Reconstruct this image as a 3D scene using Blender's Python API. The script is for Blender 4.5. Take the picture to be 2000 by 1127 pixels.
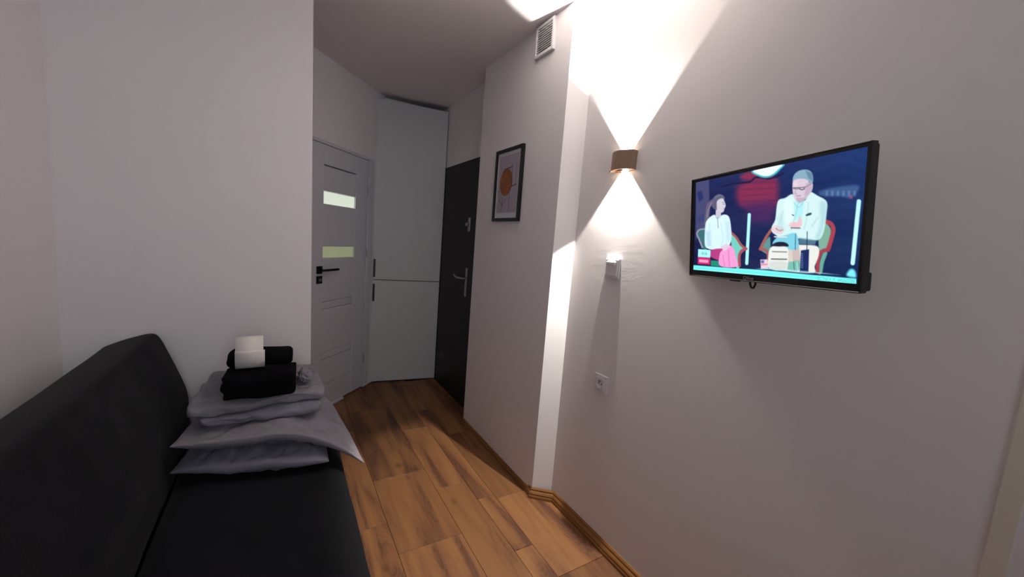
import bpy, bmesh, math, random
import numpy as np
from mathutils import Vector, Matrix, noise

for o in list(bpy.data.objects): bpy.data.objects.remove(o)
S = bpy.context.scene
COL = S.collection
H = 1.4
# ------------------------------------------------------------------ camera
R = [[0.8600785658864769, 0.0053911991106931414, 0.5101331154461647],
     [-0.5043598489831516, -0.14139026768371046, 0.8518391485122183],
     [0.0767202922071711, -0.9899392542860787, -0.1188876342904035]]
cam = bpy.data.objects.new('camera', bpy.data.cameras.new('camera'))
COL.objects.link(cam)
cam.data.sensor_width = 36.0
cam.data.lens = 760 / 2000 * 36.0
cam.data.clip_start = 0.01
m = Matrix([[R[i][0], -R[i][1], -R[i][2]] for i in range(3)]).to_4x4()
m.translation = (0, 0, H)
cam.matrix_world = m
S.camera = cam
# ------------------------------------------------------------------ view, world, large lights
S.view_settings.view_transform = 'Standard'
S.view_settings.look = 'None'
S.view_settings.gamma = 1
S.view_settings.exposure = 0.28
S.view_settings.use_curve_mapping = False
W = bpy.data.worlds.new('world'); S.world = W; W.use_nodes = True
W.node_tree.nodes['Background'].inputs[0].default_value = (0.35, 0.42, 0.6, 1)
W.node_tree.nodes['Background'].inputs[1].default_value = 0.3

def area(name, loc, rot, sx, sy, power, color, spread=180):
    l = bpy.data.lights.new(name, 'AREA'); l.shape = 'RECTANGLE'; l.size = sx; l.size_y = sy
    l.energy = power; l.color = color; l.spread = math.radians(spread)
    o = bpy.data.objects.new(name, l); COL.objects.link(o); o.location = loc; o.rotation_euler = rot
    return o
# added cool fill light in front of the assumed rear window
area('rear_fill_light', (0.10, -1.66, 1.70), (math.radians(92), 0, math.radians(0)), 1.2, 1.1, 4.8, (0.80, 0.88, 1.0), 100)
# added warm fill from overhead behind the camera, no fixture there
area('warm_fill_light', (0.3, -0.9, 2.52), (0, 0, 0), 0.35, 0.35, 1.5, (1.0, 0.90, 0.84))

LAMP = Vector((1.287, 1.28, 1.785))
def spot(name, loc, up, energy, half=41.0, blend=0.10, size=0.006, color=(1.0, 0.955, 0.87)):
    l = bpy.data.lights.new(name, 'SPOT'); l.energy = energy; l.color = color
    l.spot_size = math.radians(half * 2); l.spot_blend = blend; l.shadow_soft_size = size
    o = bpy.data.objects.new(name, l); COL.objects.link(o); o.location = loc
    o.rotation_euler = (math.pi, 0, 0) if up else (0, 0, 0)
    return o
# the two LEDs of the wall lamp
spot('led_up', LAMP + Vector((0, 0, .018)), True, 104.0, 41.5, .16)
spot('led_down', LAMP + Vector((0, 0, -.018)), False, 76.0, 42.0, .16)


# ------------------------------------------------------------------ materials
def srgb(r, g, b):
    f = lambda c: (c / 255 / 12.92) if c / 255 <= .04045 else ((c / 255 + .055) / 1.055) ** 2.4
    return (f(r), f(g), f(b), 1)

def mat(name, col, rough=.6, metal=0.0, spec=.5, bump=0.0, bscale=60, var=0.0, vscale=4, sheen=0.0, emit=None, estr=0.0, stretch=None):
    mt = bpy.data.materials.new(name); mt.use_nodes = True
    nt = mt.node_tree; N = nt.nodes; L = nt.links; p = N['Principled BSDF']
    p.inputs['Base Color'].default_value = col
    p.inputs['Roughness'].default_value = rough
    p.inputs['Metallic'].default_value = metal
    p.inputs['Specular IOR Level'].default_value = spec
    if sheen: p.inputs['Sheen Weight'].default_value = sheen; p.inputs['Sheen Roughness'].default_value = .4
    tc = N.new('ShaderNodeTexCoord'); vec = tc.outputs['Object']
    if stretch:
        mp = N.new('ShaderNodeMapping'); mp.inputs['Scale'].default_value = stretch
        L.new(vec, mp.inputs[0]); vec = mp.outputs[0]
    if var:
        nz = N.new('ShaderNodeTexNoise'); nz.inputs['Scale'].default_value = vscale; nz.inputs['Detail'].default_value = 5
        L.new(vec, nz.inputs['Vector'])
        mx = N.new('ShaderNodeMix'); mx.data_type = 'RGBA'
        mx.inputs['A'].default_value = tuple(c * (1 - var) for c in col[:3]) + (1,)
        mx.inputs['B'].default_value = tuple(min(1, c * (1 + var)) for c in col[:3]) + (1,)
        L.new(nz.outputs['Fac'], mx.inputs['Factor']); L.new(mx.outputs['Result'], p.inputs['Base Color'])
    if bump:
        nb = N.new('ShaderNodeTexNoise'); nb.inputs['Scale'].default_value = bscale; nb.inputs['Detail'].default_value = 4
        L.new(vec, nb.inputs['Vector'])
        b = N.new('ShaderNodeBump'); b.inputs['Strength'].default_value = bump; b.inputs['Distance'].default_value = .01
        L.new(nb.outputs['Fac'], b.inputs['Height']); L.new(b.outputs[0], p.inputs['Normal'])
    if emit:
        p.inputs['Emission Color'].default_value = emit; p.inputs['Emission Strength'].default_value = estr
    return mt

M = {}
M['wall'] = mat('wall_paint', srgb(235, 230, 231), .85, spec=.25, bump=.02, bscale=40, var=.02, vscale=3)
M['ceiling'] = mat('ceiling_paint', srgb(238, 232, 232), .9, spec=.2, bump=.08, bscale=30)
M['door_white'] = mat('white_door_foil', srgb(209, 208, 215), .45, var=.02)
M['cabinet'] = mat('grey_white_cabinet_board', srgb(205, 204, 205), .55, bump=.03, bscale=150, var=.02)
M['gap'] = mat('dark_gap', srgb(20, 19, 22), .9)
M['black_metal'] = mat('matt_black_metal', srgb(30, 28, 30), .4, metal=.3)
M['steel'] = mat('brushed_steel', srgb(170, 165, 165), .35, metal=.8)
M['dark_door'] = mat('dark_wood_door', srgb(34, 27, 32), .5, var=.25, vscale=6, stretch=(14, 14, 1), spec=.3)
M['velvet'] = mat('charcoal_velour', srgb(25, 25, 28), .95, spec=.1, var=.3, vscale=9, bump=.15, bscale=220, sheen=.05)
M['bedding'] = mat('grey_bed_linen', srgb(142, 137, 145), .9, spec=.15, bump=.1, bscale=300, var=.05, vscale=5, sheen=.1)
M['bedding2'] = mat('cool_grey_bed_linen', srgb(132, 130, 142), .9, spec=.15, bump=.1, bscale=300, var=.05, vscale=5, sheen=.1)
M['towel'] = mat('black_terry', srgb(17, 16, 19), 1.0, spec=.05, bump=.5, bscale=400)
M['paper'] = mat('tissue_paper', srgb(238, 232, 225), .95, spec=.1, bump=.2, bscale=250)
M['card'] = mat('cardboard', srgb(150, 120, 90), .9)
M['plastic'] = mat('white_plastic', srgb(226, 222, 224), .35)
M['tv_black'] = mat('glossy_black_plastic', srgb(12, 10, 14), .25, spec=.5)
M['tv_back'] = mat('matt_black_plastic', srgb(18, 17, 19), .6)
M['lamp_metal'] = mat('dark_bronze_metal', srgb(150, 122, 102), .5, metal=.2)
M['mat_board'] = mat('white_mat_board', srgb(214, 212, 220), .8)
M['print'] = mat('lilac_grey_print', srgb(168, 160, 174), .8, var=.06, vscale=14)
M['print_orange'] = mat('burnt_orange_print', srgb(150, 92, 56), .8, var=.4, vscale=18)
M['print_line'] = mat('brown_line_print', srgb(84, 66, 72), .8)
M['hole'] = mat('socket_hole', srgb(24, 20, 20), .8)
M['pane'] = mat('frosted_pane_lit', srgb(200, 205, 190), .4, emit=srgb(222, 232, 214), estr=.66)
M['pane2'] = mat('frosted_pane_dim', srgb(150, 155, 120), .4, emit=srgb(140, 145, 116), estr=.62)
M['lens'] = mat('led_lens', (1, .9, .75, 1), .3, emit=(1.0, .86, .66, 1), estr=22)
M['logo'] = mat('silver_print', srgb(170, 170, 172), .4, metal=.2)
M['cup'] = mat('curtain', srgb(200, 196, 186), .9)
M['glass_night'] = mat('window_glass', srgb(60, 70, 95), .1)

def wood(name, base, dark, light):
    mt = bpy.data.materials.new(name); mt.use_nodes = True
    nt = mt.node_tree; N = nt.nodes; L = nt.links; p = N['Principled BSDF']
    tc = N.new('ShaderNodeTexCoord'); oi = N.new('ShaderNodeObjectInfo')
    mul = N.new('ShaderNodeMath'); mul.operation = 'MULTIPLY'; mul.inputs[1].default_value = 41.0
    L.new(oi.outputs['Random'], mul.inputs[0])
    cmb = N.new('ShaderNodeCombineXYZ')
    for i in range(3): L.new(mul.outputs[0], cmb.inputs[i])
    add = N.new('ShaderNodeVectorMath'); add.operation = 'ADD'
    L.new(tc.outputs['Object'], add.inputs[0]); L.new(cmb.outputs[0], add.inputs[1])
    def mapping(s):
        mp = N.new('ShaderNodeMapping'); mp.inputs['Scale'].default_value = s; L.new(add.outputs[0], mp.inputs[0]); return mp.outputs[0]
    # broad growth bands
    n1 = N.new('ShaderNodeTexNoise'); n1.inputs['Scale'].default_value = 1.0; n1.inputs['Detail'].default_value = 3; n1.inputs['Distortion'].default_value = .6
    L.new(mapping((11, 1.3, 1)), n1.inputs['Vector'])
    # cathedral rings: noise contour lines
    n2 = N.new('ShaderNodeTexNoise'); n2.inputs['Scale'].default_value = 1.0; n2.inputs['Detail'].default_value = 1.5
    L.new(mapping((8, 2.6, 1)), n2.inputs['Vector'])
    m2 = N.new('ShaderNodeMath'); m2.operation = 'MULTIPLY'; m2.inputs[1].default_value = 24.0; L.new(n2.outputs['Fac'], m2.inputs[0])
    fr = N.new('ShaderNodeMath'); fr.operation = 'PINGPONG'; fr.inputs[1].default_value = .5; L.new(m2.outputs[0], fr.inputs[0])
    # fine fibres
    n3 = N.new('ShaderNodeTexNoise'); n3.inputs['Scale'].default_value = 1.0; n3.inputs['Detail'].default_value = 6; n3.inputs['Roughness'].default_value = .7
    L.new(mapping((120, 5, 1)), n3.inputs['Vector'])
    # knots
    vo = N.new('ShaderNodeTexVoronoi'); vo.inputs['Scale'].default_value = 1.0; L.new(mapping((6, 3.2, 1)), vo.inputs['Vector'])
    kr = N.new('ShaderNodeValToRGB'); kr.color_ramp.elements[0].position = .04; kr.color_ramp.elements[0].color = (1, 1, 1, 1)
    kr.color_ramp.elements[1].position = .13; kr.color_ramp.elements[1].color = (0, 0, 0, 1); L.new(vo.outputs['Distance'], kr.inputs[0])
    cr = N.new('ShaderNodeValToRGB'); cr.color_ramp.elements[0].position = .33; cr.color_ramp.elements[0].color = dark
    cr.color_ramp.elements[1].position = .62; cr.color_ramp.elements[1].color = light
    e = cr.color_ramp.elements.new(.47); e.color = base
    L.new(n1.outputs['Fac'], cr.inputs[0])
    def mixmul(a, fac_socket, col, amt):
        mm = N.new('ShaderNodeMath'); mm.operation = 'MULTIPLY'; mm.inputs[1].default_value = amt; L.new(fac_socket, mm.inputs[0])
        mx = N.new('ShaderNodeMix'); mx.data_type = 'RGBA'; mx.blend_type = 'MULTIPLY'
        L.new(mm.outputs[0], mx.inputs['Factor']); L.new(a, mx.inputs['A']); mx.inputs['B'].default_value = col
        return mx.outputs['Result']
    rr = N.new('ShaderNodeValToRGB'); rr.color_ramp.elements[0].position = 0.0; rr.color_ramp.elements[0].color = (1, 1, 1, 1)
    rr.color_ramp.elements[1].position = .22; rr.color_ramp.elements[1].color = (0, 0, 0, 1); L.new(fr.outputs[0], rr.inputs[0])
    # rings only in the darker bands
    rm = N.new('ShaderNodeMapRange'); rm.inputs['From Min'].default_value = .50; rm.inputs['From Max'].default_value = .38; L.new(n1.outputs['Fac'], rm.inputs[0])
    rmul = N.new('ShaderNodeMath'); rmul.operation = 'MULTIPLY'; L.new(rr.outputs[0], rmul.inputs[0]); L.new(rm.outputs[0], rmul.inputs[1])
    c = mixmul(cr.outputs[0], rmul.outputs[0], (.45, .38, .33, 1), .55)
    c = mixmul(c, n3.outputs['Fac'], (.62, .56, .50, 1), .7)
    c = mixmul(c, kr.outputs[0], (.30, .22, .17, 1), .55)
    # plank to plank tone
    hs = N.new('ShaderNodeHueSaturation'); mr = N.new('ShaderNodeMapRange'); mr.inputs['To Min'].default_value = .82; mr.inputs['To Max'].default_value = 1.18
    L.new(oi.outputs['Random'], mr.inputs[0]); L.new(mr.outputs[0], hs.inputs['Value']); L.new(c, hs.inputs['Color'])
    L.new(hs.outputs[0], p.inputs['Base Color'])
    p.inputs['Roughness'].default_value = .5; p.inputs['Specular IOR Level'].default_value = .3
    b = N.new('ShaderNodeBump'); b.inputs['Strength'].default_value = .15; b.inputs['Distance'].default_value = .002
    L.new(n3.outputs['Fac'], b.inputs['Height']); L.new(b.outputs[0], p.inputs['Normal'])
    return mt
M['oak'] = wood('oak_laminate', srgb(142, 98, 65), srgb(108, 73, 54), srgb(155, 110, 70))
M['oak_trim'] = mat('oak_skirting', srgb(142, 96, 50), .45, var=.35, vscale=5, stretch=(20, 1.5, 20))

# plaster of the right wall carries trowel marks round the switch
def trowel_wall():
    mt = mat('wall_paint_trowelled', srgb(233, 227, 227), .85, spec=.25, bump=.012, bscale=45, var=.02, vscale=3)
    nt = mt.node_tree; N = nt.nodes; L = nt.links; p = N['Principled BSDF']
    b0 = [n for n in N if n.type == 'BUMP'][0]
    tc = N.new('ShaderNodeTexCoord')
    d = N.new('ShaderNodeVectorMath'); d.operation = 'DISTANCE'; d.inputs[1].default_value = (1.3, 1.27, 1.26)
    L.new(tc.outputs['Object'], d.inputs[0])
    mr = N.new('ShaderNodeMapRange'); mr.inputs['From Min'].default_value = .24; mr.inputs['From Max'].default_value = .05
    L.new(d.outputs['Value'], mr.inputs[0])
    mp = N.new('ShaderNodeMapping'); mp.inputs['Scale'].default_value = (1, 5, 14); L.new(tc.outputs['Object'], mp.inputs[0])
    nz = N.new('ShaderNodeTexNoise'); nz.inputs['Scale'].default_value = 1.4; nz.inputs['Detail'].default_value = 4; nz.inputs['Distortion'].default_value = 1.2
    L.new(mp.outputs[0], nz.inputs['Vector'])
    mu = N.new('ShaderNodeMath'); mu.operation = 'MULTIPLY'; L.new(nz.outputs['Fac'], mu.inputs[0]); L.new(mr.outputs[0], mu.inputs[1])
    n5 = N.new('ShaderNodeTexNoise'); n5.inputs['Scale'].default_value = 3.5; n5.inputs['Detail'].default_value = 3; L.new(tc.outputs['Object'], n5.inputs['Vector'])
    m5 = N.new('ShaderNodeMath'); m5.operation = 'MULTIPLY_ADD'; m5.inputs[1].default_value = .35; L.new(n5.outputs['Fac'], m5.inputs[0]); L.new(mu.outputs[0], m5.inputs[2])
    b = N.new('ShaderNodeBump'); b.inputs['Strength'].default_value = .10; b.inputs['Distance'].default_value = .006
    L.new(m5.outputs[0], b.inputs['Height']); L.new(b0.outputs[0], b.inputs['Normal']); L.new(b.outputs[0], p.inputs['Normal'])
    return mt
M['wall_right'] = trowel_wall()

# ------------------------------------------------------------------ mesh helpers
def obj(name, bm, m, parent=None, smooth=False, loc=None):
    me = bpy.data.meshes.new(name)
    if isinstance(bm, tuple): me.from_pydata(bm[0], [], bm[1])
    else:
        bmesh.ops.recalc_face_normals(bm, faces=bm.faces); bm.to_mesh(me); bm.free()
    if smooth:
        for p in me.polygons: p.use_smooth = True
    me.materials.append(m)
    o = bpy.data.objects.new(name, me); COL.objects.link(o)
    if parent: o.parent = parent
    if loc is not None: o.location = loc
    return o

def tag(o, label=None, cat=None, group=None, kind=None):
    if label: o['label'] = label
    if cat: o['category'] = cat
    if group: o['group'] = group
    if kind: o['kind'] = kind
    return o

def thing(name, label, cat, loc=(0, 0, 0), rot=(0, 0, 0), group=None):
    o = bpy.data.objects.new(name, None); COL.objects.link(o); o.location = loc; o.rotation_euler = rot
    o.empty_display_size = .1
    return tag(o, label, cat, group)

def setting(name, loc=(0, 0, 0), rot=(0, 0, 0), label=None):
    o = bpy.data.objects.new(name, None); COL.objects.link(o); o.location = loc; o.rotation_euler = rot
    return tag(o, label, kind='structure')

def addbox(bm, a, b, bev=0.0, seg=2, mtx=None):
    r = bmesh.ops.create_cube(bm, size=1.0)
    vs = r['verts']
    for v in vs:
        v.co = Vector([(a[i] + b[i]) / 2 + v.co[i] * (b[i] - a[i]) for i in range(3)])
    if bev:
        es = list({e for v in vs for e in v.link_edges})
        rr = bmesh.ops.bevel(bm, geom=es, offset=bev, segments=seg, profile=.5, affect='EDGES')
        vs = list({v for f in rr['faces'] for v in f.verts} | {v for v in vs if v.is_valid})
    if mtx is not None:
        bmesh.ops.transform(bm, matrix=mtx, verts=[v for v in vs if v.is_valid])
    return bm

def box(a, b, bev=0.0, seg=2):
    return addbox(bmesh.new(), a, b, bev, seg)

def addcyl(bm, p, q, r, seg=16, r2=None):
    p, q = Vector(p), Vector(q); d = q - p
    rot = d.to_track_quat('Z', 'Y').to_matrix().to_4x4()
    bmesh.ops.create_cone(bm, cap_ends=True, segments=seg, radius1=r, radius2=r if r2 is None else r2, depth=d.length,
                          matrix=Matrix.Translation((p + q) / 2) @ rot)
    return bm

def prism(pts, axis, a, b):
    """closed outline pts (2-D) extruded along axis from a to b"""
    bm = bmesh.new()
    def P(u, v, w):
        return {'x': (w, u, v), 'y': (u, w, v), 'z': (u, v, w)}[axis]
    f0 = [bm.verts.new(P(u, v, a)) for u, v in pts]; f1 = [bm.verts.new(P(u, v, b)) for u, v in pts]
    bm.faces.new(f0); bm.faces.new(f1[::-1])
    n = len(pts)
    for i in range(n): bm.faces.new((f0[i], f1[i], f1[(i + 1) % n], f0[(i + 1) % n]))
    return bm

def hexa(v8):
    f = [(0, 1, 2, 3), (7, 6, 5, 4), (0, 4, 5, 1), (1, 5, 6, 2), (2, 6, 7, 3), (3, 7, 4, 0)]
    bm = bmesh.new(); vs = [bm.verts.new(v) for v in v8]
    for q in f: bm.faces.new([vs[i] for i in q])
    return bm

def wallbox(p, q, th, z0, z1, side=1):
    """vertical slab, visible face along p->q, thickness to one side"""
    p, q = Vector(p), Vector(q); d = (q - p).normalized(); n = Vector((d.y, -d.x)) * side * th
    a = [(p.x, p.y), (q.x, q.y), (q.x + n.x, q.y + n.y), (p.x + n.x, p.y + n.y)]
    return prism(a, 'z', z0, z1)

def softbox(size, r, n=(24, 24, 8), disp=None):
    """box with round edges, dense enough to be wrinkled by disp(Vector)->Vector"""
    hx, hy, hz = [s / 2 for s in size]; h = (hx, hy, hz)
    bm = bmesh.new(); cache = {}
    def V(p):
        inner = Vector([max(-(h[i] - r[i]), min(h[i] - r[i], p[i])) for i in range(3)])
        d = Vector([(p[i] - inner[i]) / r[i] for i in range(3)])
        if d.length > 1e-9:
            dn = d / d.length * min(1, max(abs(c) for c in d) if d.length else 0)
            p2 = Vector([inner[i] + dn[i] * r[i] for i in range(3)])
        else: p2 = Vector(p)
        key = tuple(round(c, 5) for c in p)
        if key not in cache:
            cache[key] = bm.verts.new(disp(p2) if disp else p2)
        return cache[key]
    for ax in range(3):
        u, v = [i for i in range(3) if i != ax]
        for sgn in (-1, 1):
            for i in range(n[u]):
                for j in range(n[v]):
                    q = []
                    for (di, dj) in ((0, 0), (1, 0), (1, 1), (0, 1)):
                        p = [0, 0, 0]; p[ax] = sgn * h[ax]
                        p[u] = -h[u] + 2 * h[u] * (i + di) / n[u]; p[v] = -h[v] + 2 * h[v] * (j + dj) / n[v]
                        q.append(V(p))
                    if len(set(q)) == 4:
                        try: bm.faces.new(q if sgn > 0 else q[::-1])
                        except ValueError: pass
    return bm

def catmull(pts, n, closed=True):
    out = []; N_ = len(pts)
    for i in range(N_ if closed else N_ - 1):
        g = lambda k: np.array(pts[(i + k) % N_] if closed else pts[max(0, min(N_ - 1, i + k))], float)
        p0, p1, p2, p3 = g(-1), g(0), g(1), g(2)
        for k in range(n):
            t = k / n
            out.append(.5 * ((2 * p1) + (-p0 + p2) * t + (2 * p0 - 5 * p1 + 4 * p2 - p3) * t * t + (-p0 + 3 * p1 - 3 * p2 + p3) * t ** 3))
    if not closed: out.append(np.array(pts[-1], float))
    return out

def sweep(profile, axis, a, b, n, er, disp=None):
    """closed round profile swept along axis with rounded ends (er = rounding length / inset)"""
    prof = [Vector((p[0], p[1])) for p in profile]; c = sum(prof, Vector((0, 0))) / len(prof)
    ts = []
    for k in range(7): ts.append(('a', k / 6))
    st = [(a + er * (1 - math.cos(k / 6 * math.pi / 2)), math.sin(k / 6 * math.pi / 2)) for k in range(7)]
    mid = [(a + er + (b - a - 2 * er) * k / n, 1.0) for k in range(1, n)]
    en = [(b - er * (1 - math.cos(k / 6 * math.pi / 2)), math.sin(k / 6 * math.pi / 2)) for k in range(6, -1, -1)]
    bm = bmesh.new(); rings = []
    for (w, s) in st + mid + en:
        ring = []
        for p in prof:
            d = p - c; L_ = d.length
            q = c + d * ((L_ - er * (1 - s)) / L_ if L_ > er else s)
            P = {'x': (w, q.x, q.y), 'y': (q.x, w, q.y)}[axis]
            ring.append(bm.verts.new(disp(Vector(P)) if disp else P))
        rings.append(ring)
    m_ = len(prof)
    for r0, r1 in zip(rings, rings[1:]):
        for i in range(m_): bm.faces.new((r0[i], r0[(i + 1) % m_], r1[(i + 1) % m_], r1[i]))
    bm.faces.new(rings[0][::-1]); bm.faces.new(rings[-1])
    return bm

def tube(pts, r, seg=10, close=False):
    pts = [Vector(p) for p in pts]; bm = bmesh.new(); rings = []
    for i, p in enumerate(pts):
        d = (pts[min(i + 1, len(pts) - 1)] - pts[max(i - 1, 0)]).normalized()
        q = d.to_track_quat('Z', 'Y')
        rings.append([bm.verts.new(p + q @ Vector((r * math.cos(2 * math.pi * k / seg), r * math.sin(2 * math.pi * k / seg), 0))) for k in range(seg)])
    for a, b in zip(rings, rings[1:]):
        for k in range(seg): bm.faces.new((a[k], a[(k + 1) % seg], b[(k + 1) % seg], b[k]))
    bm.faces.new(rings[0][::-1]); bm.faces.new(rings[-1])
    return bm

def text_mesh(name, body, size, mt, parent, loc, mtx=None, extrude=0.0, sx=1.0):
    cu = bpy.data.curves.new(name, 'FONT'); cu.body = body; cu.size = size; cu.extrude = extrude; cu.align_x = 'CENTER'; cu.align_y = 'CENTER'
    cu.resolution_u = 3
    t = bpy.data.objects.new(name, cu); COL.objects.link(t)
    bpy.context.view_layer.update()
    me = bpy.data.meshes.new_from_object(t); bpy.data.objects.remove(t)
    me.materials.clear(); me.materials.append(mt)
    for v in me.vertices: v.co.x *= sx
    o = bpy.data.objects.new(name, me); COL.objects.link(o); o.parent = parent; o.location = loc
    return o

# ================================================================== SETTING
CEIL = 2.57
XL, XR, XP, XD = -0.771, 1.300, 1.206, 1.311
YF = 2.25        # wall at the end of the sofa
YB = -1.70       # rear wall behind the camera

# floor: screed slab + planks
fl = tag(obj('floor', box((XL - .1, YB - .1, -.10), (1.6, 3.9, -.014)), M['gap']), kind='structure')
def plank(x0, x1, y0, y1):
    g = .0007
    cxp, cyp = (x0 + x1) / 2, (y0 + y1) / 2
    w, l = (x1 - x0) / 2 - g, (y1 - y0) / 2 - g
    bm = box((-w, -l, -.013), (w, l, 0), .0012, 1)
    return obj('plank', bm, M['oak'], fl, loc=(cxp, cyp, 0))
rows = [(-.771, -.695, [YB, -.4, .9, 2.25]), (-.695, -.41, [YB, -.9, .4, 1.6, 2.25]), (-.41, -.12, [YB, -.2, 1.1, 2.25]),
        (-.12, .165, [YB, -.7, .5, 1.35, 2.62, 3.3]),
        (.165, .45, [YB, -.9, .38, 1.755, 2.75, 3.65]),
        (.45, .75, [YB, -.85, .27, 1.545, 2.11, 3.05, 3.66]),
        (.75, .925, [YB, -.2, .88, 1.905, 2.62, 3.62]), (.925, 1.022, [YB, .2, 1.34, 1.735, 2.9, 3.6]),
        (1.022, 1.311, [YB, -.1, 1.14, 1.70, 2.45, 3.56])]
for x0, x1, ys in rows:
    for ya, yb in zip(ys, ys[1:]): plank(x0, x1, ya, yb)

tag(obj('ceiling', box((XL - .1, YB - .1, CEIL), (1.6, 3.9, CEIL + .1)), M['ceiling']), kind='structure')
tag(obj('wall_left', box((XL - .1, YB - .1, 0), (XL, YF + .12, CEIL)), M['wall']), kind='structure')
# far wall behind the sofa end; its free edge is a touch out of plumb
e0, e1 = .142, .124
tag(obj('wall_far', hexa([(XL, YF, 0), (e0, YF, 0), (e0, YF + .12, 0), (XL, YF + .12, 0),
                          (XL, YF, CEIL), (e1, YF, CEIL), (e1, YF + .12, CEIL), (XL, YF + .12, CEIL)]), M['wall']), kind='structure')
tag(obj('wall_right', box((XR, YB - .1, 0), (XR + .2, 1.60, CEIL)), M['wall_right']), kind='structure')
tag(obj('wall_pillar', prism([(XP, 1.632), (XR + .05, 1.548), (XR + .20, 1.56), (XR + .20, 2.589), (XP, 2.589)], 'z', 0, CEIL), M['wall']), kind='structure')
# wall with the entrance door (opening 2.62..3.53 filled by the door itself)
dw = box((XD, 2.55, 2.03), (XD + .15, 3.80, CEIL)); addbox(dw, (XD + .06, 2.55, 0), (XD + .15, 3.80, 2.03))
tag(obj('wall_entrance', dw, M['wall']), kind='structure')
tag(obj('wall_back', box((.4, 3.72, 0), (1.6, 3.85, CEIL)), M['wall']), kind='structure')
tag(obj('wall_corridor', box((-.25, 2.37, 0), (-.13, 3.2, CEIL)), M['wall']), kind='structure')
tag(obj('wall_rear', box((XL - .1, YB - .1, 0), (XR + .2, YB, CEIL)), M['wall']), kind='structure')
# assumed window in the rear wall, out of view, added to go with the fill
w1 = setting('assumed_window', (.10, YB, 1.70))
fr = bmesh.new()
for a, b in (((-.68, 0, -.68), (-.61, .04, .68)), ((.61, 0, -.68), (.68, .04, .68)), ((-.61, 0, .61), (.61, .04, .68)), ((-.61, 0, -.68), (.61, .04, -.61)), ((-.03, 0, -.61), (.03, .03, .61))): addbox(fr, a, b)
obj('window_frame', fr, M['plastic'], w1)
obj('window_pane', box((-.61, .002, -.61), (.61, .012, .61)), M['glass_night'], w1)

# vertical casing at the very right of the view
tag(obj('trim_1', box((XR - .006, .086, 0), (XR + .01, .120, CEIL), .002), mat('casing_paint', srgb(224, 216, 200), .6)), kind='structure')

# ---- 45 degree wall with the white door; local frame: x runs away from the hinge side, y towards the viewer
P0 = Vector((.690, 3.608)); dd = Vector((-.6870, -.7267)).normalized()
ang = math.atan2(dd.y, dd.x)       # local +x = dd ; local +y = rotate +90
# outward normal towards the room:
nrm = Vector((-dd.y, dd.x))        # rotate +90 of dd
if nrm.dot(Vector((1, -1))) < 0: nrm = -nrm
flip = (Vector((-dd.y, dd.x)).dot(nrm) > 0)
DM = Matrix(((dd.x, nrm.x, 0, P0.x), (dd.y, nrm.y, 0, P0.y), (0, 0, 1, 0), (0, 0, 0, 1)))   # x along wall, y out of wall, z up
def D(bm):
    bmesh.ops.transform(bm, matrix=DM, verts=bm.verts); return bm
wd = box((-.12, -.12, 2.005), (1.30, 0, CEIL)); addbox(wd, (1.02, -.12, 0), (1.30, 0, 2.005)); addbox(wd, (-.12, -.12, 0), (.004, 0, 2.005)); addbox(wd, (.0, -.14, 0), (1.1, -.10, 2.005))
tag(obj('wall_door', D(wd), M['wall']), kind='structure')
d1 = setting('door_1', (P0.x, P0.y, 0))
def dpart(name, bm, m_, parent=None, smooth=False):
    bm = D(bm); bmesh.ops.translate(bm, vec=(-P0.x, -P0.y, 0), verts=bm.verts)
    return obj(name, bm, m_, parent or d1, smooth)
f_ = bmesh.new()
addbox(f_, (.005, -.09, 0), (.085, .006, 2.003), .002); addbox(f_, (.935, -.09, 0), (1.015, .006, 2.003), .002); addbox(f_, (.085, -.09, 1.984), (.935, .004, 2.003), .001)
dpart('door_frame', f_, M['door_white'])
# leaf: stiles and rails proud, panels recessed, glass openings left free
XA, XB = .250, .625     # infill between the stiles
leaf = bmesh.new()
z0 = .012
addbox(leaf, (.090, -.045, z0), (XA, -.001, 1.981), .003)
addbox(leaf, (XB, -.045, z0), (.930, -.001, 1.981), .003)
addbox(leaf, (XA, -.045, 1.845), (XB, -.002, 1.981))
dpart('door_leaf', leaf, M['door_white'])
def infill(za, zb, dep=-.004): dpart('panel', box((XA + .001, -.040, za), (XB - .001, dep, zb), .003, 2), M['door_white'])
infill(1.661, 1.836); infill(1.262, 1.568); infill(.849, 1.172); infill(.792, .846, -.007)
infill(.453, .789); infill(.400, .450, -.007); infill(.206, .397); infill(z0, .186)
infill(.188, .203, -.007)
for za, zb, mm in ((1.572, 1.657, 'pane'), (1.176, 1.258, 'pane2')):
    dpart('glass_pane', box((XA + .002, -.030, za), (XB - .002, -.016, zb)), M[mm])
for z in (1.735, 1.21, .275):
    h_ = bmesh.new(); addcyl(h_, (.092, .010, z - .038), (.092, .010, z + .038), .006, 10); dpart('hinge', h_, M['steel'])
# handle and lock rosette
ro = dpart('door_handle', box((.635, -.002, 1.062), (.690, .008, 1.118), .002), M['black_metal'])
lv = bmesh.new(); addcyl(lv, (.662, .008, 1.090), (.662, .045, 1.090), .009, 12); addbox(lv, (.500, .038, 1.082), (.675, .050, 1.099), .003)
dpart('lever', lv, M['black_metal'], ro)
lk = dpart('lock_rosette', box((.635, -.002, .990), (.690, .008, 1.046), .002), M['black_metal'])
dpart('thumb_turn', box((.652, .006, 1.008), (.673, .018, 1.028), .002), M['steel'], lk)
dpart('light_gap_strip', box((.36, -.03, 0), (.50, .014, .016), .002), M['door_white'])  # white strip standing in for light that shows under the leaf

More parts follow.
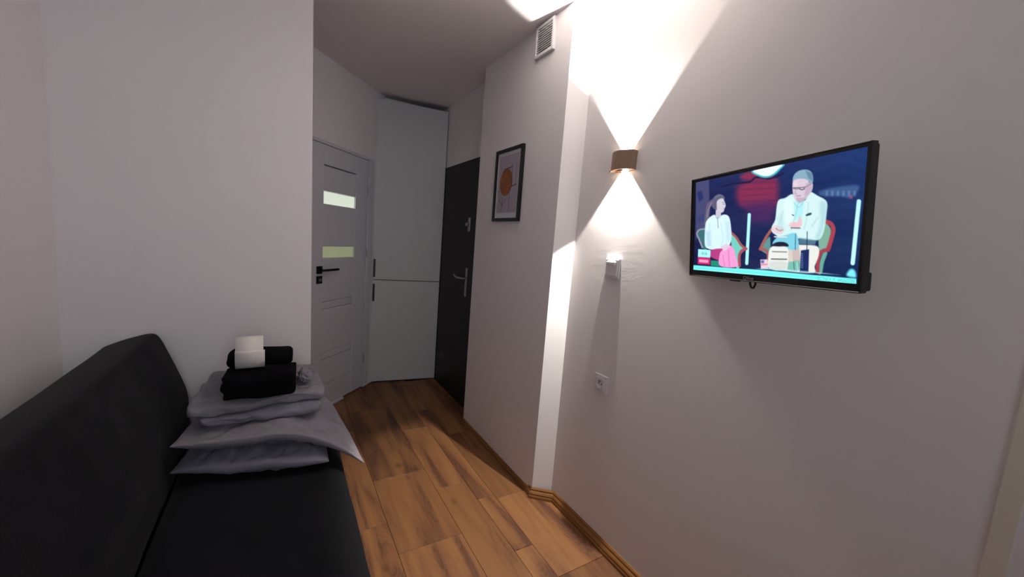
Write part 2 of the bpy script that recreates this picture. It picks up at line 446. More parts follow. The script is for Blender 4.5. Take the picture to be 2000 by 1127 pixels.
# ---- dark entrance door
d2 = setting('door_2', (XD, 3.08, 0))
obj('door_frame', box((-.004, -.47, 0), (.05, .450, 2.028), .003), M['dark_door'], d2)
obj('door_leaf', box((-.012, -.44, .006), (.02, .415, 1.995), .004), M['dark_door'], d2)
for za, zb in ((.15, .62), (.70, 1.28), (1.36, 1.88)):
    obj('panel', box((-.015, -.33, za), (-.011, .31, zb), .0015, 1), M['dark_door'], d2)
pl_ = obj('handle_plate', box((-.018, -.195, .925), (-.011, -.160, 1.160), .003), M['steel'], d2)
l2 = tube([(-.018, -.178, 1.075), (-.055, -.178, 1.075), (-.060, -.150, 1.075), (-.060, -.08, 1.073), (-.056, -.03, 1.082), (-.050, 0.0, 1.090)], .008, 10)
obj('lever', l2, M['steel'], pl_, True)
up_ = obj('lock_plate', box((-.018, -.190, 1.455), (-.011, -.150, 1.565), .003), M['steel'], d2)
k_ = bmesh.new(); addcyl(k_, (-.018, -.168, 1.51), (-.034, -.168, 1.51), .014, 16); addbox(k_, (-.044, -.175, 1.497), (-.030, -.161, 1.523), .002); obj('thumb_turn', k_, M['steel'], up_)

# ---- skirting boards (ogee profile), rounded outer corner at the pillar
def skirting(name, path, hgt=.058):
    prof = [(0, 0), (.019, 0), (.019, .014), (.016, .020), (.017, .028), (.013, .036), (.008, .042), (.009, .050), (.004, hgt), (0, hgt)]
    bm = bmesh.new(); rings = []
    P = [Vector(p) for p in path]
    for i, p in enumerate(P):
        d0 = (P[i] - P[i - 1]).normalized() if i else (P[1] - P[0]).normalized()
        d1_ = (P[i + 1] - P[i]).normalized() if i < len(P) - 1 else d0
        n0 = Vector((-d0.y, d0.x)); n1 = Vector((-d1_.y, d1_.x)); n = (n0 + n1).normalized(); s = 1 / max(.3, n.dot(n0))
        rings.append([bm.verts.new((p.x + n.x * u * s, p.y + n.y * u * s, v)) for u, v in prof])
    k = len(prof)
    for a, b in zip(rings, rings[1:]):
        for i in range(k): bm.faces.new((a[i], a[(i + 1) % k], b[(i + 1) % k], b[i]))
    bm.faces.new(rings[0]); bm.faces.new(rings[-1][::-1])
    return tag(obj(name, bm, M['oak_trim']), kind='structure')
skirting('baseboard_right', [(XR, YB), (XR, 1.552)])
skirting('baseboard_pillar', [(XR, 1.552), (XP + .006, 1.628), (XP + .002, 1.633), (XP + .006, 1.645), (XP + .012, 1.70), (XP + .012, 2.585), (XR, 2.595)])
skirting('baseboard_left', [(XL, YF), (XL, YB)])
skirting('baseboard_far', [(.128, YF), (XL, YF)])

# ================================================================== THINGS
# ---- tall built-in cupboard
c1, c2 = Vector((.686, 3.630)), Vector((1.309, 3.535))
cd = (c2 - c1).normalized(); CW = (c2 - c1).length
cb = thing('built_in_cupboard', 'tall pale grey built-in cupboard with slim black handles at the corridor end', 'cupboard', (c1.x, c1.y, 0), (0, 0, math.atan2(cd.y, cd.x)))
# local: x along face, y into the depth
bd = bmesh.new()
addbox(bd, (0, .002, 0), (.009, .13, 2.53)); addbox(bd, (.009, .021, 0), (.018, .13, 2.53)); addbox(bd, (CW - .018, .021, 0), (CW, .13, 2.53)); addbox(bd, (.018, .021, 2.512), (CW - .018, .13, 2.53)); addbox(bd, (.018, .10, 0), (CW - .018, .112, 2.512)); addbox(bd, (.018, .03, 0), (CW - .018, .10, .02)); addbox(bd, (.018, .03, .955), (CW - .018, .10, .973))
obj('body', bd, M['gap'], cb)
dl = obj('door', box((.011, 0, .012), (CW - .006, .019, .9635), .001, 1), M['cabinet'], cb)
du = obj('door', box((.011, 0, .9695), (CW - .006, .019, 2.525), .001, 1), M['cabinet'], cb)
def bar(z0, z1, par):
    b = bmesh.new(); addbox(b, (.024, -.030, z0), (.040, -.018, z1), .002); addbox(b, (.027, -.022, z0 + .012), (.037, .002, z0 + .020)); addbox(b, (.027, -.022, z1 - .020), (.037, .002, z1 - .012))
    obj('handle', b, M['black_metal'], par)
bar(.995, 1.155, du); bar(.775, .932, dl)

# ---- ventilation grille
vg = thing('ventilation_grille', 'white slatted ventilation grille high on the pillar wall near the ceiling', 'vent', (XP, 1.855, 2.477))
vf = bmesh.new()
for a, b in (((-.018, -.085, -.078), (0, -.070, .082)), ((-.018, .070, -.078), (0, .085, .082)), ((-.018, -.070, .068), (0, .070, .082)), ((-.018, -.070, -.078), (0, .070, -.064))): addbox(vf, a, b, .002)
obj('frame', vf, M['plastic'], vg)
obj('backing', box((-.003, -.07, -.064), (0, .07, .068)), M['hole'], vg)
sl0 = None
for i in range(11):
    z = -.058 + i * .0118
    if sl0 is None:
        b = box((-.0155, -.070, -.0018), (-.0025, .070, .0014), 0); bmesh.ops.rotate(b, cent=(-.009, 0, 0), matrix=Matrix.Rotation(math.radians(-22), 3, 'Y'), verts=b.verts)
        sl0 = obj('slat', b, M['plastic'], vg, loc=(0, 0, z))
    else:
        s_ = sl0.copy(); COL.objects.link(s_); s_.parent = vg; s_.location = (0, 0, z)

# ---- framed picture on the pillar
FW, FH = .326, .442
pf = thing('framed_picture', 'black framed abstract print with burnt orange disc and thin lines, on the pillar wall', 'picture', (XP, 2.146, 1.744))
# local: -y direction is right hand side in the picture; faces -x
fb = bmesh.new(); t_ = .020
for a, b in (((-.020, -FW / 2, -FH / 2), (0, -FW / 2 + t_, FH / 2)), ((-.020, FW / 2 - t_, -FH / 2), (0, FW / 2, FH / 2)), ((-.020, -FW / 2 + t_, FH / 2 - t_), (0, FW / 2 - t_, FH / 2)), ((-.020, -FW / 2 + t_, -FH / 2), (0, FW / 2 - t_, -FH / 2 + t_))): addbox(fb, a, b, .0015, 1)
obj('frame', fb, M['black_metal'], pf)
obj('mount', box((-.010, -FW / 2 + t_, -FH / 2 + t_), (-.002, FW / 2 - t_, FH / 2 - t_)), M['mat_board'], pf)
pr = obj('print', box((-.0112, -.120, -.168), (-.0100, .120, .180)), M['print'], pf)
def flat(pts, m_, x=-.0118, name='print_shape', par=None):
    """polygon in (u to the right, v up) metres on the sheet"""
    return obj(name, prism([(-u, v) for u, v in pts], 'x', x, x + .0006), m_, par or pr)
el = [(-.020 + .078 * math.cos(t * math.pi / 20), .018 + .082 * math.sin(t * math.pi / 20)) for t in range(40)]
flat(el, M['print_orange'], name='disc')
def stroke(pts, w):
    pts = [np.array(p, float) for p in pts]; L_, R_ = [], []
    for i, p in enumerate(pts):
        d = pts[min(i + 1, len(pts) - 1)] - pts[max(i - 1, 0)]; d = d / np.linalg.norm(d); n = np.array([-d[1], d[0]]) * w / 2
        L_.append(tuple(p + n)); R_.append(tuple(p - n))
    return L_ + R_[::-1]
for pts, w in (([(-.06, .078), (-.045, .098), (-.01, .100), (.035, .103), (.050, .112)], .005), ([(.050, .112), (.052, .02), (.050, -.012)], .002),
               ([(.095, .125), (.100, .06), (.098, -.005)], .0015), ([(.045, -.012), (.075, -.008), (.11, -.002)], .006),
               ([(.035, -.015), (.035, -.16)], .0018), ([(-.05, -.065), (-.050, -.165)], .0022), ([(-.095, -.085), (-.07, -.108), (-.050, -.122)], .0025), ([(-.01, -.082), (-.03, -.108), (-.050, -.122)], .0025), ([(-.115, -.035), (-.09, -.03)], .003)):
    flat(stroke(pts, w), M['print_line'], -.0124, 'line')

# ---- wall lamp
wl = thing('wall_lamp', 'small dark bronze up-and-down wall lamp throwing two cones of light beside the pillar', 'lamp', (XR, 1.28, 1.785))
outer = [(0, -.060), (-.030, -.060)] + [(-.030 - .024 * math.sin(math.pi * k / 12) ** .8, -.060 + .120 * k / 12) for k in range(1, 12)] + [(-.030, .060), (0, .060)]
inner = [(x * .93 - .001 if x < 0 else -.003, y * .955) for x, y in outer]
bm = bmesh.new()
def ring_wall(bm, o_, i_, z0, z1):
    n = len(o_); V = {}
    for k in range(n):
        V[k] = [bm.verts.new((o_[k][0], o_[k][1], z0)), bm.verts.new((o_[k][0], o_[k][1], z1)), bm.verts.new((i_[k][0], i_[k][1], z0)), bm.verts.new((i_[k][0], i_[k][1], z1))]
    for k in range(n):
        a, b = V[k], V[(k + 1) % n]
        bm.faces.new((a[0], b[0], b[1], a[1])); bm.faces.new((a[2], a[3], b[3], b[2])); bm.faces.new((a[1], b[1], b[3], a[3])); bm.faces.new((a[0], a[2], b[2], b[0]))
ring_wall(bm, outer, inner, -.040, .040)
obj('housing', bm, M['lamp_metal'], wl)
obj('mounting_plate', box((-.004, -.045, -.034), (0, .045, .034), .001), M['tv_back'], wl)
obj('led_holder', prism([(x * .9, y * .94) for x, y in outer], 'z', -.010, .010), M['lamp_metal'], wl)
for s in (1, -1):
    b = bmesh.new(); addcyl(b, (-.028, 0, s * .0105), (-.028, 0, s * .0150), .017, 20); obj('lens', b, M['lens'], wl)
b = bmesh.new(); addcyl(b, (-.040, .052, -.046), (-.040, .052, -.038), .004, 10); obj('screw', b, M['lamp_metal'], wl)

# ---- card switch below the lamp
cs = thing('card_switch', 'white square wall switch with a lit top slot, straight below the wall lamp', 'switch', (XR, 1.288, 1.317))
obj('frame', box((-.010, -.044, -.047), (0, .044, .047), .004), M['plastic'], cs)
obj('cover', box((-.017, -.036, -.036), (-.009, .036, .040), .003), M['plastic'], cs)
obj('rocker', box((-.023, -.026, .012), (-.016, .026, .028), .002), M['plastic'], cs)
# ---- power socket
so = thing('power_socket', 'white single wall power socket with a round recess, lowest on the wall beside the pillar', 'socket', (XR, 1.285, .773))
obj('frame', box((-.009, -.042, -.042), (0, .042, .042), .003), M['plastic'], so)
b = bmesh.new(); n = 28
def sock_ring(bm, half, r):
    sq = []; ci = []; c2_ = []
    for k in range(n):
        a = 2 * math.pi * k / n; cx_, sy_ = math.cos(a), math.sin(a); s = half / max(abs(cx_), abs(sy_))
        sq.append((cx_ * s, sy_ * s)); ci.append((cx_ * r, sy_ * r))
    A = [bm.verts.new((-.013, u, v)) for u, v in sq]; B = [bm.verts.new((-.013, u, v)) for u, v in ci]; C_ = [bm.verts.new((-.0095, u, v)) for u, v in ci]; D_ = [bm.verts.new((-.008, u, v)) for u, v in sq]
    for k in range(n):
        j = (k + 1) % n
        bm.faces.new((A[k], A[j], B[j], B[k])); bm.faces.new((B[k], B[j], C_[j], C_[k])); bm.faces.new((A[k], D_[k], D_[j], A[j]))
    bm.faces.new(C_)
sock_ring(b, .028, .0195); obj('insert', b, M['plastic'], so)
b = bmesh.new()
for s in (-1, 1): addcyl(b, (-.0105, s * .0095, -.001), (-.0092, s * .0095, -.001), .0028, 10)
obj('contact_hole', b, M['hole'], so)
b = bmesh.new(); addcyl(b, (-.020, 0, .011), (-.0092, 0, .011), .0025, 10); obj('earth_pin', b, M['steel'], so)

# ---- television
TC = Vector((1.1619, .6128, 1.5018)); TW, TH = .5356, .3281
yaw, tilt, roll = .2520, .1020, .0268
u = Vector((-math.sin(yaw), -math.cos(yaw), 0)); nn = Vector((-math.cos(yaw), math.sin(yaw), 0))
v = Vector((0, 0, 1)) * math.cos(tilt) + nn * math.sin(tilt)
uu = u * math.cos(roll) + v * math.sin(roll); vv = v * math.cos(roll) - u * math.sin(roll); ww = uu.cross(vv)   # ww points out of the screen
TM = Matrix((uu, vv, ww)).transposed().to_4x4(); TM.translation = TC
tv = thing('television', 'black flat-screen television on the right wall showing two seated people', 'television')
tv.matrix_world = TM
k = .965
U0, U1, V0, V1 = -.261 * k, .269 * k, -.1490 * k, .1590 * k
bz = bmesh.new(); bw = .004
for a, b in (((-TW / 2, -TH / 2, -.016), (U0, TH / 2, 0)), ((U1, -TH / 2, -.016), (TW / 2, TH / 2, 0)), ((U0, V1, -.016), (U1, TH / 2, 0)), ((U0, -TH / 2, -.016), (U1, V0, 0))): addbox(bz, a, b)
obj('bezel', bz, M['tv_black'], tv)
obj('edge_frame', (lambda bb: [addbox(bb, a, b, .0015, 1) for a, b in (((-TW / 2 - .001, -TH / 2 - .001, -.018), (-TW / 2 + .003, TH / 2 + .001, .0025)), ((TW / 2 - .003, -TH / 2 - .001, -.018), (TW / 2 + .001, TH / 2 + .001, .0025)), ((-TW / 2, TH / 2 - .003, -.018), (TW / 2, TH / 2 + .001, .0025)), ((-TW / 2, -TH / 2 - .001, -.018), (TW / 2, -TH / 2 + .003, .0025)))] and bb)(bmesh.new()), M['tv_black'], tv)
bk = box((-TW / 2 + .002, -TH / 2 + .002, -.030), (TW / 2 - .002, TH / 2 - .002, -.015), .006, 3); addbox(bk, (-.17, -TH / 2 + .015, -.044), (.19, .02, -.028), .008, 3)
obj('back_cover', bk, M['tv_back'], tv)
addr = box((TW / 2 - .05, -TH / 2 + .002, -.037), (TW / 2 - .002, -TH / 2 + .045, -.022), .004, 2)
obj('side_port_block', addr, M['tv_back'], tv)
# swivel bracket to the wall
br = bmesh.new(); inv = TM.inverted()
w_at = lambda p: inv @ Vector(p)
addbox(br, (-.05, -.05, -.050), (.05, .05, -.042), .002)
addcyl(br, (0, 0, -.046), w_at((XR - .008, .62, 1.50)), .012, 14)
obj('wall_bracket', br, M['tv_back'], tv)
wp = box((XR - .008, .57, 1.42), (XR, .67, 1.58), .002); bmesh.ops.transform(wp, matrix=inv, verts=wp.verts); obj('wall_plate', wp, M['tv_back'], tv)
# hanging cable loop below the logo
lx = -.021
lp = tube([(lx - .009, -TH / 2 + .004, -.012), (lx - .008, -TH / 2 - .010, -.012), (lx - .003, -TH / 2 - .020, -.012), (lx + .004, -TH / 2 - .020, -.012), (lx + .009, -TH / 2 - .010, -.012), (lx + .011, -TH / 2 + .004, -.012)], .0030, 8)
obj('stand_clip', lp, M['tv_back'], tv, True)
obj('sensor', box((lx - .075, -TH / 2 - .005, -.012), (lx - .040, -TH / 2 + .001, -.002), .0015, 1), M['tv_back'], tv)
text_mesh('logo', 'Qilive', .0150, M['logo'], tv, (lx - .004, (-TH / 2 + V0) / 2 - .001, .0006), extrude=.0002)

# screen picture: one emissive panel, colours held per vertex
def screen():
    NX, NY = 460, 262
    us = np.linspace(U0, U1, NX); vs_ = np.linspace(V1, V0, NY)
    UU, VV = np.meshgrid(us, vs_)
    P = np.array(TC)[None, None] + UU[..., None] * np.array(uu) + VV[..., None] * np.array(vv)
    Rm = np.array(R); c = (P - np.array([0, 0, H])) @ Rm        # world -> camera (R rows are world axes)
    px = 1000 + 760 * c[..., 0] / c[..., 2]; py = 563.5 + 760 * c[..., 1] / c[..., 2]
    X = (px - 1330) * 3.22; Y = (py - 250) * 3.22               # picture coordinates of the drawing below
    img = np.zeros((NY, NX, 3))
    f = lambda r, g, b: np.array([r, g, b], float) / 255
    # studio backdrop
    t = np.clip((X - 90) / 1050, 0, 1)[..., None]; s = np.clip((Y - 150) / 750, 0, 1)[..., None]
    img[:] = f(24, 30, 76) * (1 - t) + f(22, 46, 96) * t
    img *= (1.08 - .22 * s)
    img += (np.sin(Y * .09 + np.sin(X * .02) * 2) * .008 + np.sin(Y * .021 + X * .004) * .012)[..., None]
    def dist_poly(pts):
        pts = np.array(pts, float); n_ = len(pts)
        x0, y0 = pts.min(0) - 30; x1, y1 = pts.max(0) + 30
        box_ = (X > x0) & (X < x1) & (Y > y0) & (Y < y1)
        xs, ys = X[box_], Y[box_]
        ins = np.zeros(xs.shape, bool); dmin = np.full(xs.shape, 1e9)
        for i in range(n_):
            a, b = pts[i], pts[(i + 1) % n_]
            cnd = (a[1] > ys) != (b[1] > ys)
            with np.errstate(divide='ignore', invalid='ignore'):
                xi = (b[0] - a[0]) * (ys - a[1]) / (b[1] - a[1] + 1e-12) + a[0]
            ins ^= cnd & (xs < xi)
            e = b - a; L2 = (e ** 2).sum() + 1e-9
            tt = np.clip(((xs - a[0]) * e[0] + (ys - a[1]) * e[1]) / L2, 0, 1)
            dmin = np.minimum(dmin, np.hypot(xs - a[0] - tt * e[0], ys - a[1] - tt * e[1]))
        return box_, np.where(ins, dmin, -dmin)
    def paint(box_, d, col, soft, al=1.0):
        a = np.clip(d / soft + .5, 0, 1) * al; a = a * a * (3 - 2 * a) if soft > 8 else a
        img[box_] = img[box_] * (1 - a[:, None]) + f(*col) * a[:, None]
    def poly(pts, col, soft=4, al=1.0, smooth=True):
        if smooth and len(pts) > 4: pts = catmull(pts, 4)
        b, d = dist_poly(pts); paint(b, d, col, soft, al)
    def line(pts, w, col, soft=3, al=1.0):
        pts = catmull(pts, 4, False) if len(pts) > 2 else pts
        pts = np.array(pts, float)
        x0, y0 = pts.min(0) - w - 10; x1, y1 = pts.max(0) + w + 10
        box_ = (X > x0) & (X < x1) & (Y > y0) & (Y < y1); xs, ys = X[box_], Y[box_]; dm = np.full(xs.shape, 1e9)
        for a, b in zip(pts, pts[1:]):
            e = b - a; L2 = (e ** 2).sum() + 1e-9
            tt = np.clip(((xs - a[0]) * e[0] + (ys - a[1]) * e[1]) / L2, 0, 1)
            dm = np.minimum(dm, np.hypot(xs - a[0] - tt * e[0], ys - a[1] - tt * e[1]))
        paint(box_, w / 2 - dm, col, soft, al)
    # backdrop shapes
    poly([(90, 335), (175, 322), (178, 560), (155, 650), (90, 700)], (72, 72, 112), 10, .8, False)
    poly([(97, 400), (130, 395), (140, 440), (110, 470)], (34, 48, 98), 10, .9); poly([(95, 560), (140, 540), (150, 580), (110, 600)], (48, 58, 110), 12, .7)
    poly([(390, 285), (460, 270), (560, 300), (600, 330), (450, 330), (370, 315)], (130, 44, 76), 26, .9)
    poly([(345, 385), (400, 330), (500, 322), (600, 325), (612, 420), (590, 500), (450, 515), (360, 480)], (128, 42, 76), 60, .9)
    poly([(400, 470), (590, 450), (580, 600), (430, 600)], (70, 36, 88), 70, .8); [line([(350, yy_), (600, yy_ - 10)], 5, (64, 30, 72), 8, .45) for yy_ in range(350, 600, 38)]
    line([(250, 372), (330, 350), (430, 338), (470, 310), (560, 318), (640, 285)], 12, (20, 18, 60), 10, .85)
    line([(120, 330), (300, 300), (440, 275)], 8, (50, 60, 116), 14, .5)
    poly([(446, 268), (640, 226), (622, 262), (585, 296), (535, 314), (485, 304)], (70, 170, 185), 6)
    poly([(456, 266), (628, 230), (606, 262), (574, 290), (534, 303), (490, 294)], (226, 244, 246), 6)
    poly([(870, 395), (980, 368), (1108, 358), (1112, 398), (1060, 442), (1000, 432), (880, 428)], (62, 92, 138), 22, .75)
    for x_ in (905, 940, 975, 1010, 1045, 1080): poly([(x_, 395), (x_ + 18, 392), (x_ + 18, 428), (x_, 430)], (100, 130, 175), 10, .6, False)
    poly([(1055, 425), (1078, 422), (1076, 446), (1056, 446)], (150, 80, 110), 10, .7)
    line([(1116, 462), (1077, 850)], 27, (186, 252, 250), 5); line([(427, 545), (411, 852)], 20, (170, 242, 238), 5)
    poly([(1040, 930), (1050, 900), (1070, 886), (1092, 900), (1095, 940)], (120, 226, 240), 22)
    # woman's chair
    poly([(98, 668), (120, 640), (152, 632), (160, 760), (138, 760), (112, 715)], (54, 106, 112), 5)
    line([(150, 636), (115, 640), (98, 665), (112, 700), (132, 752)], 9, (150, 142, 160), 4)
    poly([(306, 660), (345, 690), (395, 760), (372, 800), (370, 870), (340, 870)], (112, 196, 184), 5)
    poly([(185, 832), (240, 836), (242, 872), (185, 866)], (34, 134, 112), 4, 1, False)
    line([(312, 658), (345, 688), (375, 735), (405, 758)], 15, (158, 84, 86), 4); line([(408, 760), (380, 772), (364, 806), (366, 866)], 17, (168, 74, 92), 4)
    # woman
    poly([(188, 478), (200, 440), (232, 416), (262, 424), (274, 446), (240, 465), (222, 510), (200, 505)], (88, 90, 116), 5)
    line([(196, 462), (172, 490), (164, 540), (156, 600)], 26, (96, 88, 116), 6); line([(190, 470), (168, 520), (162, 560)], 6, (150, 140, 150), 5, .7)
    poly([(226, 458), (258, 442), (272, 462), (279, 488), (272, 506), (262, 530), (236, 530), (216, 505)], (200, 196, 208), 4)
    poly([(216, 515), (250, 528), (250, 575), (215, 560)], (190, 188, 200), 4)
    poly([(158, 585), (205, 545), (228, 568), (262, 545), (298, 556), (312, 620), (314, 700), (292, 748), (230, 768), (170, 760), (148, 735), (148, 650)], (206, 232, 240), 5)
    line([(228, 568), (232, 630)], 4, (130, 120, 140), 3, .8); line([(250, 600), (262, 700), (250, 740)], 6, (176, 210, 224), 8, .7)
    poly([(188, 768), (262, 758), (300, 770), (270, 835), (188, 812)], (176, 58, 126), 6)
    poly([(255, 770), (300, 736), (328, 760), (342, 810), (352, 872), (244, 868), (240, 800)], (240, 152, 206), 5)
    line([(296, 770), (302, 868)], 6, (206, 108, 170), 5, .8); line([(262, 800), (270, 868)], 5, (206, 108, 170), 5, .8)
    poly([(246, 748), (286, 726), (304, 748), (272, 776)], (214, 196, 214), 5)
    # man's chair
    poly([(862, 690), (884, 610), (908, 598), (940, 640), (930, 700), (912, 760), (872, 780)], (120, 166, 146), 5)
    poly([(888, 790), (918, 784), (896, 850), (884, 912), (858, 908)], (96, 160, 148), 5)
    line([(905, 588), (940, 602), (956, 640), (942, 700), (922, 765)], 27, (160, 62, 78), 4); line([(922, 765), (880, 780), (860, 830), (856, 905)], 24, (154, 60, 74), 4)
    poly([(500, 760), (545, 690), (560, 700), (556, 800), (530, 790)], (90, 140, 140), 6)
    line([(566, 638), (528, 696), (498, 756)], 17, (158, 88, 84), 4); line([(495, 762), (530, 768), (546, 800), (542, 856)], 18, (160, 88, 92), 4)
    # man
    poly([(556, 760), (640, 735), (760, 735), (856, 745), (864, 800), (838, 870), (830, 912), (650, 900), (560, 880)], (222, 224, 218), 6)
    poly([(690, 745), (740, 740), (755, 860), (700, 870)], (190, 170, 170), 10, .8)
    poly([(668, 770), (700, 760), (690, 860), (665, 850)], (206, 196, 186), 8)
    poly([(696, 840), (740, 836), (738, 895), (670, 892), (668, 850)], (104, 176, 160), 8, .9)
    poly([(606, 462), (652, 440), (700, 416), (735, 462), (780, 452), (806, 402), (858, 426), (914, 464), (912, 540), (898, 640), (868, 700), (800, 706), (700, 690), (650, 700), (575, 660), (568, 622), (590, 575)], (200, 228, 228), 5)
    poly([(716, 456), (768, 462), (762, 540), (738, 600), (708, 540)], (170, 226, 230), 5)
    poly([(598, 690), (650, 676), (722, 664), (728, 764), (580, 742)], (122, 198, 216), 6)
    poly([(740, 690), (850, 706), (840, 735), (740, 730)], (90, 130, 150), 8, .8)
    line([(735, 468), (715, 560), (690, 640)], 5, (150, 190, 196), 5, .8); line([(800, 470), (790, 560), (770, 640)], 5, (160, 198, 202), 6, .7)
    line([(640, 520), (620, 600)], 6, (164, 200, 204), 8, .7); line([(860, 560), (820, 620)], 5, (150, 190, 194), 6, .7)
    poly([(780, 548), (800, 536), (818, 534), (815, 545), (790, 553)], (34, 64, 78), 4); line([(696, 545), (706, 550)], 7, (40, 50, 80), 3)
    poly([(702, 330), (735, 316), (790, 322), (806, 345), (826, 350), (822, 390), (800, 425), (768, 458), (738, 468), (714, 448), (700, 400)], (206, 190, 204), 4)
    poly([(722, 440), (765, 440), (785, 425), (765, 462), (738, 470)], (172, 150, 172), 7, .7)
    poly([(700, 332), (708, 296), (740, 268), (790, 262), (822, 284), (828, 335), (812, 350), (798, 330), (770, 318), (722, 322)], (128, 164, 182), 5)
    poly([(780, 268), (822, 284), (826, 335), (800, 318)], (84, 112, 142), 8, .7)
    line([(704, 380), (722, 384), (738, 380)], 3, (34, 26, 46), 3); line([(742, 380), (758, 388), (774, 378)], 2.5, (34, 26, 46), 3); line([(704, 376), (740, 375), (778, 371), (814, 352)], 3.2, (34, 26, 46), 3)
    line([(744, 378), (745, 386), (758, 390), (773, 384), (776, 374)], 2, (40, 30, 50), 3)
    line([(722, 427), (737, 427), (750, 425)], 3.5, (140, 96, 116), 4); line([(718, 395), (714, 412), (724, 416)], 4, (150, 120, 140), 4, .8)
    poly([(672, 606), (700, 590), (730, 592), (742, 556), (756, 576), (758, 606), (736, 630), (692, 626)], (222, 186, 196), 5)
    line([(690, 628), (746, 630)], 6, (60, 40, 60), 4, .8)
    poly([(570, 630), (596, 612), (632, 622), (646, 644), (628, 668), (598, 664), (576, 650)], (220, 196, 204), 5); line([(596, 632), (616, 646), (636, 640)], 6, (140, 76, 96), 4, .8)
    # things on the desk
    poly([(572, 744), (590, 722), (630, 716), (664, 726), (668, 746)], (26, 30, 52), 5); line([(586, 684), (660, 686)], 9, (206, 214, 214), 4)
    poly([(562, 752), (612, 746), (664, 750), (672, 800), (664, 885), (610, 894), (548, 880), (545, 830)], (222, 226, 220), 5)
    line([(572, 778), (662, 780)], 5, (86, 90, 96), 4); line([(566, 824), (662, 826)], 6, (60, 58, 66), 4)
    poly([(752, 770), (803, 763), (799, 908), (744, 906)], (24, 40, 92), 4, 1, False)
    for k_ in range(9): line([(752, 790 + k_ * 11), (764, 790 + k_ * 11)], 4, (150, 176, 206), 3, .7)
    line([(791, 652), (789, 768)], 4, (20, 26, 54), 3); line([(718, 666), (716, 765)], 4, (40, 52, 86), 3, .9)
    poly([(496, 828), (542, 826), (546, 886), (500, 888)], (226, 196, 214), 5, 1, False); poly([(500, 834), (520, 832), (520, 850), (502, 850)], (70, 90, 160), 6, .9, False); line([(505, 860), (538, 858)], 8, (206, 110, 120), 5, .8)
    line([(706, 842), (710, 892)], 4, (30, 80, 110), 3, .8); line([(726, 842), (730, 890)], 4, (210, 240, 240), 3, .8)
    poly([(540, 880), (600, 884), (900, 912), (1000, 925), (470, 884)], (170, 220, 226), 5, .8, False)
    # clock box, channel box, ticker
    poly([(106, 762), (184, 767), (182, 816), (104, 811)], (164, 244, 246), 3, 1, False)
    poly([(104, 812), (182, 817), (180, 860), (103, 855)], (206, 34, 104), 3, 1, False); poly([(112, 826), (170, 831), (169, 848), (111, 843)], (250, 170, 208), 3, 1, False)
    poly([(72, 862), (300, 880), (500, 892), (800, 922), (1100, 948), (1100, 1000), (600, 960), (60, 905)], (118, 240, 232), 4, 1, False)
    line([(270, 908), (600, 944)], 7, (214, 236, 240), 6, .8)
    for x_ in np.arange(90, 860, 17):
        yy = 876 + (x_ - 75) * .083
        line([(x_, yy), (x_ + 9, yy + 2)], 9, (96, 208, 206), 6, .55)
    # soft modelling on the clothes and faces, then a slight camera blur
    poly([(868, 470), (915, 470), (905, 600), (870, 700), (840, 690), (868, 600)], (150, 196, 206), 26, .55); poly([(600, 560), (640, 520), (650, 640), (600, 660)], (166, 206, 212), 26, .45)
    poly([(640, 470), (690, 440), (710, 520), (690, 600), (655, 600)], (222, 242, 240), 26, .5); poly([(786, 346), (824, 352), (818, 396), (790, 430), (774, 420)], (168, 146, 170), 14, .55)
    poly([(706, 340), (730, 334), (728, 366), (706, 368)], (226, 206, 214), 12, .6)
    poly([(150, 650), (185, 640), (192, 750), (160, 745)], (164, 200, 218), 22, .6); poly([(270, 580), (308, 590), (310, 700), (284, 730)], (176, 210, 224), 20, .55)
    line([(262, 478), (272, 480)], 3, (70, 60, 86), 3, .8); line([(256, 468), (270, 467)], 3, (96, 86, 110), 3, .7); line([(264, 508), (273, 507)], 4, (170, 96, 120), 3, .8)
    line([(214, 436), (240, 424), (262, 430)], 4, (140, 140, 160), 6, .6); poly([(206, 470), (222, 462), (224, 512), (208, 512)], (84, 80, 104), 6, .8)
    line([(214, 560), (228, 572), (244, 560)], 4, (164, 190, 206), 3, .8); line([(180, 600), (174, 700)], 5, (176, 208, 222), 8, .7)
    line([(708, 470), (735, 500), (768, 468)], 4, (120, 180, 192), 3, .7)
    poly([(562, 840), (662, 842), (660, 884), (610, 892), (552, 878)], (196, 200, 196), 14, .6)
    for _ in range(1):
        pd = np.pad(img, ((1, 1), (1, 1), (0, 0)), mode='edge')
        img[:] = (pd[:-2, 1:-1] + pd[2:, 1:-1] + pd[1:-1, :-2] + pd[1:-1, 2:] + 3 * pd[1:-1, 1:-1]) / 7
    rs = np.random.RandomState(4); img *= 1 + .03 * (rs.rand(NY, NX, 1) - .5)
    img[:] = np.clip(img, 0, 1)
    lin = np.where(img <= .04045, img / 12.92, ((img + .055) / 1.055) ** 2.4)
    verts = np.stack([UU, VV, np.full_like(UU, -.0015)], -1).reshape(-1, 3)
    idx = np.arange(NY * NX).reshape(NY, NX)
    q = np.stack([idx[:-1, :-1], idx[1:, :-1], idx[1:, 1:], idx[:-1, 1:]], -1).reshape(-1, 4)
    me = bpy.data.meshes.new('screen')
    me.vertices.add(len(verts)); me.vertices.foreach_set('co', verts.ravel())
    me.loops.add(q.size); me.loops.foreach_set('vertex_index', q.ravel().astype(np.int32))
    me.polygons.add(len(q)); me.polygons.foreach_set('loop_start', np.arange(0, q.size, 4, dtype=np.int32)); me.polygons.foreach_set('loop_total', np.full(len(q), 4, dtype=np.int32))
    me.update(calc_edges=True)
    ca = me.color_attributes.new('picture', 'FLOAT_COLOR', 'POINT')
    ca.data.foreach_set('color', np.concatenate([lin.reshape(-1, 3), np.ones((NY * NX, 1))], 1).ravel().astype(np.float32))
